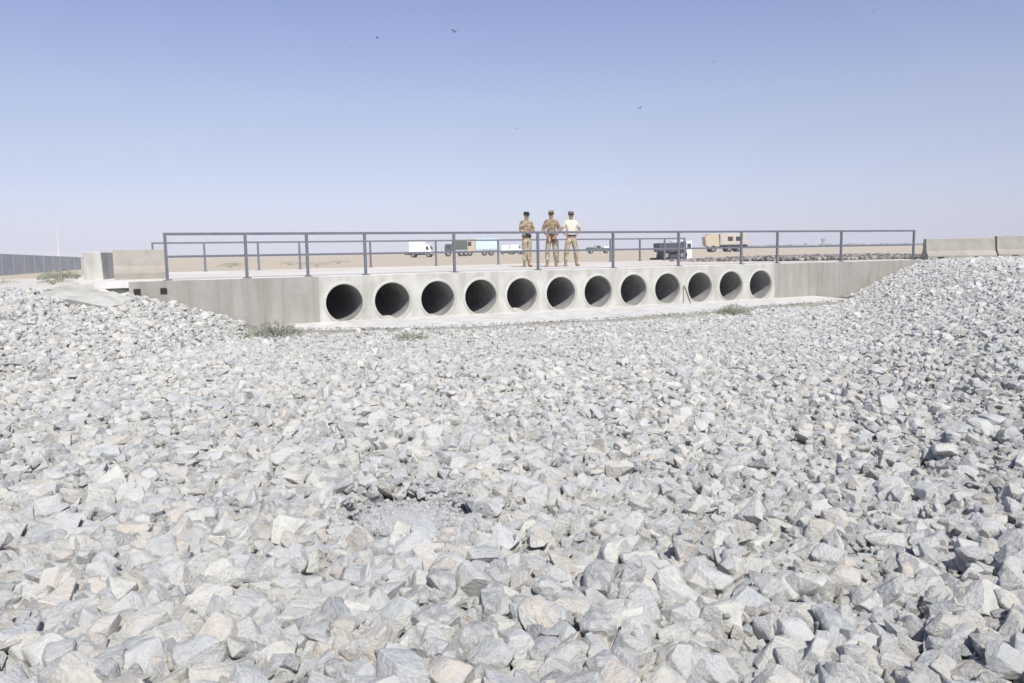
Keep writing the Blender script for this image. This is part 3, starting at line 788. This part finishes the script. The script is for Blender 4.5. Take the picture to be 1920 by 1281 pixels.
# 1 white van at the left: box body, snub nose to the right
t = veh('van', 797, 138, R(-6), 'white box van parked on the desert at left of the parked vehicles', 'van')
part(t, 'cargo_box', 'white', (-2.0, .75, -.95, .95, .75, 2.65)); part(t, 'cab', 'white', (.78, 2.1, -.9, .9, .55, 2.1, (.78, 1.45, -.8, .8)))
part(t, 'windscreen', 'glass', (1.55, 1.93, -.78, .78, 1.35, 1.95, (1.52, 1.60, -.74, .74)), bev=0)
part(t, 'side_window', 'glass', (.95, 1.45, -.93, -.86, 1.3, 1.85, (.95, 1.3, -.90, -.83)), bev=0)
part(t, 'chassis', 'chassis', (-2.2, 2.0, -.8, .8, .40, .72)); wheels(t, (-1.3, 1.35), .78, .38, .24)
part(t, 'ladder_frame', 'chassis', (-2.9, -2.2, -.5, .5, .45, .62))
# 2 dark green truck
t = veh('truck', 862, 150, R(8), 'dark green cargo truck just left of the tan one', 'truck')
part(t, 'cab', 'green', (-2.2, -.9, -1.1, 1.1, .9, 2.3, (-2.0, -.9, -1.0, 1.0))); part(t, 'windscreen', 'glass', (-2.24, -2.14, -.9, .9, 1.5, 2.1, (-2.1, -2.02, -.85, .85)), bev=0)
part(t, 'side_window', 'glass', (-1.8, -1.2, -1.12, -1.04, 1.5, 2.05), bev=0)
part(t, 'cargo_cover', 'green', (-.7, 2.0, -1.15, 1.15, 1.2, 3.0, (-.5, 1.9, -.9, .9))); part(t, 'chassis', 'chassis', (-2.3, 2.2, -.7, .7, .6, .95)); wheels(t, (-1.6, .8, 1.7), .95, .5)
part(t, 'exhaust_pipe', 'chassis', (-.86, -.74, -1.15, -1.03, 1.0, 2.8), bev=0)
# 3 tan cab truck with a pale tarpaulin load
t = veh('truck', 908, 156, R(4), 'tan truck carrying a long pale blue white covered load', 'truck')
part(t, 'cab', 'tan', (-3.1, -1.2, -1.2, 1.2, .85, 3.35, (-2.9, -1.2, -1.1, 1.1))); part(t, 'windscreen', 'glass', (-3.12, -3.0, -1, 1, 1.9, 2.8, (-2.99, -2.9, -.95, .95)), bev=0)
part(t, 'side_window', 'glass', (-2.6, -1.9, -1.24, -1.12, 2.0, 2.7), bev=0)
part(t, 'load_cover', 'bluewhite', (-1.1, 3.1, -1.2, 1.2, 1.25, 3.25, (-1.1, 3.1, -1.05, 1.05))); part(t, 'chassis', 'chassis', (-3.0, 3.2, -.8, .8, .65, 1.0)); wheels(t, (-2.2, .6, 1.9), 1.0, .52)
part(t, 'step_box', 'tan', (-1.2, -.2, -1.2, -.8, .7, 1.15)); part(t, 'rear_lamp', 'folder', (3.1, 3.16, -1.1, -.9, 1.0, 1.2), bev=0)
# 4 two pale vans far off
for px, y, lb, rz in ((953, 205, 'small pale van far off between the covered truck and the leftmost person', .1), (972, 190, 'small white van far off right beside the leftmost person', -.2)):
    t = veh('van', px, y, rz, lb, 'van')
    part(t, 'body', 'white', (-1.1, 1.0, -.9, .9, .55, 2.3, (-1.1, .9, -.8, .8))); part(t, 'bonnet', 'white', (1.0, 1.7, -.85, .85, .55, 1.3))
    part(t, 'windscreen', 'glass', (.95, 1.12, -.7, .7, 1.4, 2.0, (.9, 1.0, -.7, .7)), bev=0); part(t, 'chassis', 'chassis', (-1.1, 1.6, -.7, .7, .35, .53)); wheels(t, (-.7, 1.1), .75, .34, .2)
# 5 low greenish pickup
t = veh('pickup', 1126, 168, R(3), 'low green pickup on the desert right of the people', 'pickup')
part(t, 'body', 'green', (-2.5, 2.4, -.9, .9, .5, 1.1)); part(t, 'cab', 'sand', (-.9, .7, -.85, .85, 1.12, 1.85, (-.5, .5, -.75, .75)))
part(t, 'side_window', 'glass', (-.6, .5, -.88, -.8, 1.2, 1.65, (-.4, .35, -.82, -.74)), bev=0); part(t, 'load', 'white', (1.0, 2.2, -.7, .7, 1.12, 1.5)); wheels(t, (-1.6, 1.6), .8, .38, .24)
part(t, 'bonnet', 'green', (-2.4, -1.0, -.85, .85, 1.1, 1.3))
# 6 charcoal trailer body with a white cab, nearer, its wheels below the road edge
x6 = sight(1262, 66); z6 = ground(x6, 66)
t = empty('truck', (x6, 66, z6), R(0), label='charcoal tipper truck with white cab, close behind the far railing', cat='truck')
k6 = .0
bz = 1.75-(488-466)*66/F-z6
part(t, 'tipper_body', 'charcoal', (-1.15, 1.0, -1.0, 1.6, bz+.70, bz+1.42, (-1.2, 1.02, -1.0, 1.6))); part(t, 'engine_box', 'charcoal', (-.95, .95, -.8, 1.4, bz+.15, bz+.68))
part(t, 'cab', 'white', (1.04, 1.5, -.9, 1.3, bz+.0, bz+1.55)); part(t, 'window', 'glass', (1.12, 1.42, -.92, -.88, bz+.9, bz+1.35), bev=0)
part(t, 'bumper', 'chassis', (-1.3, 1.0, -1.1, -.9, bz-.02, bz+.14)); part(t, 'tow_bar', 'chassis', (-1.75, -1.1, -.15, .05, bz+.08, bz+.24))
part(t, 'roof_rack', 'white', (.0, 1.0, -.4, 1.0, bz+1.50, bz+1.58)); wheels(t, (-.6, .75), .85, .36, .3)
part(t, 'chassis', 'chassis', (-1.0, 1.3, -.6, 1.2, .4, bz+.1))
# 7 sand coloured armoured truck
t = veh('armoured_truck', 1362, 156, R(2), 'tall sand coloured armoured truck on the desert at right', 'armoured truck')
bm = B(); prism(bm, [(-4.0, 1.3), (-4.2, 2.9), (-3.4, 3.5), (-1.6, 3.4), (-1.4, 1.1), (-3.1, .9)], -1.25, 1.25); obj('front_hull', bm, 'tan', t)
part(t, 'shelter', 'sand', (-1.3, 3.9, -1.25, 1.25, 1.35, 3.45), bev=.1)
for x_ in (.2, 1.75): part(t, 'side_window', 'chassis', (x_, x_+.95, -1.29, -1.24, 2.1, 2.9), bev=0)
part(t, 'windscreen', 'glass', (-4.16, -3.5, -1.0, 1.0, 2.55, 3.2, (-3.75, -3.45, -1.0, 1.0)), bev=0)
part(t, 'chassis', 'chassis', (-1.6, 4.2, -.9, .9, .85, 1.3)); wheels(t, (-2.6, .5, 2.4), 1.1, .62, .4); part(t, 'spare_box', 'sand', (3.9, 4.5, -.7, .7, 1.3, 2.1))
part(t, 'hatch', 'sand', (-.6, .4, -.5, .5, 3.46, 3.65))

# ------------------------------------------------------------------ far setting
# grey fence at far left, panel by panel
fa, fb = Vector((-34.5, 31.5)), Vector((-34.8, 65))
fa = Vector((-26.0, 37.5)); fb = Vector((-33.4, 62.5)); d = (fb-fa)
root = empty('fence', (fa.x-d.x*.3, fa.y-d.y*.3, 1.0), label='long grey panel fence on the plain at far left', cat='fence')
n = 16
for i in range(n):
    t0, t1 = -.3+1.3*i/n, -.3+1.3*(i+1)/n
    p, q = fa+d*t0-Vector(root.location[:2]), fa+d*t1-Vector(root.location[:2])
    h0, h1 = 2.13+(1.80-2.13)*t0-1.0, 2.13+(1.80-2.13)*t1-1.0
    u = (q-p).normalized(); nn = Vector((-u.y, u.x))*.03; q = q-u*.06; dz = -.35
    bm = B(); co = []
    for r_ in (p-nn, q-nn, q+nn, p+nn): co.append((r_.x, r_.y, dz))
    tops = [(p-nn, h0), (q-nn, h1), (q+nn, h1), (p+nn, h0)]
    vs = [bm.verts.new(c) for c in co]+[bm.verts.new((r_.x, r_.y, h_)) for r_, h_ in tops]
    for f in ((3,2,1,0),(4,5,6,7),(0,1,5,4),(1,2,6,5),(2,3,7,6),(3,0,4,7)): bm.faces.new([vs[k] for k in f])
    obj('panel', bm, 'fence' if i % 3 else 'fence2', root)
    bm = B(); tube(bm, [(p.x-u.x*.03, p.y-u.y*.03, dz), (p.x-u.x*.03, p.y-u.y*.03, h0+.06)], .045, 6); obj('post', bm, 'fence', root)
# thin pale mast
bm = B(); tube(bm, [(0, 0, 0), (0, 0, 1.6), (0, 0, 3.4)], [.10, .08, .05], 8)
m_ = empty('mast', (sight(122, 70), 70, .9), label='thin pale mast standing behind the grey fence', cat='mast')
obj('pole', bm, 'deck', m_); part(m_, 'footing', 'deck', (-.3, .3, -.3, .3, -.1, .2))
# two small watch posts on the right horizon
for px, h_, lb in ((1545, 9.5, 'taller grey watch tower on the horizon between the two rightmost railing bays'), (1513, 4.2, 'shorter grey hut on the horizon left of the tower')):
    y = 900; r_ = empty('watch_tower', (sight(px, y), y, ground(sight(px, y), y)), label=lb, cat='tower')
    part(r_, 'shaft', 'far_grey', (-1.2, 1.2, -1.2, 1.2, 0, h_*.75), bev=0); part(r_, 'cabin', 'far_grey', (-1.7, 1.7, -1.7, 1.7, h_*.75, h_), bev=0)
# far line of trees
bm = B()
for i in range(520):
    px = random.choice([random.uniform(1380, 2100), random.uniform(1380, 2100), random.uniform(200, 1380), random.uniform(-300, 300)]); y = random.uniform(900, 1150); x = sight(px, y)
    h_ = random.uniform(1.6, 4.2)*(1 if px > 1380 else .55); wd = random.uniform(5, 16)
    k0 = Vector((x, y, .6))
    for j in range(5):
        c = k0+Vector((random.uniform(-wd/2, wd/2), random.uniform(-3, 3), h_*random.uniform(.25, .6)))
        r = bmesh.ops.create_icosphere(bm, subdivisions=1, radius=1, matrix=Matrix.Translation(c) @ Matrix.Diagonal((wd*.25, 2.5, h_*.45, 1)))
        for v in r['verts']: v.co += noise.noise_vector(v.co*.8)*.6
obj('far_trees', bm, 'treeline', kind='stuff', label='low grey line of far trees along the horizon', cat='trees')
# pale hill at the far left
bm = B(); rows = []
for j, (yy, k) in enumerate(((1700, 0), (1900, .6), (2150, 1), (2600, .6), (3000, 0))):
    rows.append([bm.verts.new((sight(px, 2100), yy, -1+k*max(0, (26*math.exp(-((px+40)/150)**2)+5*noise.noise(Vector((px*.02, j, 0))))))) for px in range(-500, 420, 20)])
for a, b in zip(rows, rows[1:]):
    for i in range(len(a)-1): bm.faces.new((a[i], a[i+1], b[i+1], b[i]))
obj('hill', bm, 'soil', smooth=True, kind='structure')

# ------------------------------------------------------------------ birds
def bird(px, py, y, span, rz, flap, label):
    x = sight(px, y); hor = 470.9-(px-960)*.0158
    ang = math.atan((640.5-py)/F)-R(6.45)
    z = EYE+math.tan(ang)*y - 0
    r_ = empty('bird', (x, y, z), rz, label=label, cat='bird', group='birds in the sky')
    span *= 1.45; r_.scale = (span, span, span)
    bm = B(); tube(bm, [(0, -.26, .0), (0, -.20, .01), (0, -.05, 0), (0, .12, 0), (0, .30, .01)], [.012, .04, .06, .045, .012], 8); obj('body', bm, 'bird', r_, smooth=True)
    for sg in (-1, 1):
        bm = B()
        pts = [(0.03, -.10, .02), (.25, -.14, flap*.25), (.5, .02, flap*.32), (.26, .06, flap*.24), (.03, .08, .02)]
        a = [bm.verts.new((sg*p[0], p[1], p[2]+.008)) for p in pts]; b = [bm.verts.new((sg*p[0], p[1], p[2]-.008)) for p in pts]
        bm.faces.new(a); bm.faces.new(b[::-1])
        for i in range(5): bm.faces.new((a[i], b[i], b[(i+1) % 5], a[(i+1) % 5]))
        bmesh.ops.recalc_face_normals(bm, faces=bm.faces); obj('wing', bm, 'bird', r_)
    bm = B(); box(bm, -.05, .05, .26, .42, -.006, .006); obj('tail', bm, 'bird', r_)
for a in ((868, 58, 60, .42, .5, .8, 'largest dark bird, high in the middle of the sky'),
          (728, 68, 62, .26, 1.2, .9, 'small dark bird left of the largest one'),
          (1203, 207, 66, .33, -.6, .8, 'dark bird right of centre above the rightmost person'),
          (979, 242, 66, .26, .3, .6, 'dark bird directly above the leftmost person'),
          (1338, 122, 90, .26, .8, .5, 'tiny bird at upper right of the sky'),
          (766, 178, 90, .22, -1, .5, 'tiny bird below the small one left of centre'),
          (204, 222, 90, .22, -.4, .5, 'tiny bird at far left of the sky'),
          (256, 224, 95, .20, .9, .5, 'tiny bird just right of the one at far left'),
          (1525, 278, 90, .22, .4, .5, 'tiny bird low in the right part of the sky'),
          (680, 84, 90, .24, .7, .5, 'tiny bird at upper left, beside the small one'),
          (1624, 33, 90, .22, 1.4, .5, 'tiny bird high in the right part of the sky'),
          (1856, 3, 64, .36, .2, .6, 'dark bird at the top right corner')):
    bird(*a)

# ------------------------------------------------------------------ dusty air
bm = B(); box(bm, -7500, 7500, -7500, 7500, -2.2, 32)
hz = obj('haze', bm, None, kind='stuff')
hm_ = bpy.data.materials.new('dusty_air'); hm_.use_nodes = True; n_ = hm_.node_tree.nodes; n_.remove(n_['Principled BSDF'])
pv = n_.new('ShaderNodeVolumePrincipled'); pv.inputs['Color'].default_value = (.96, .97, 1, 1); pv.inputs['Density'].default_value = .0006; pv.inputs['Anisotropy'].default_value = -.22
hm_.node_tree.links.new(pv.outputs[0], n_['Material Output'].inputs['Volume']); hz.data.materials.append(hm_)
S.cycles.volume_bounces = 0
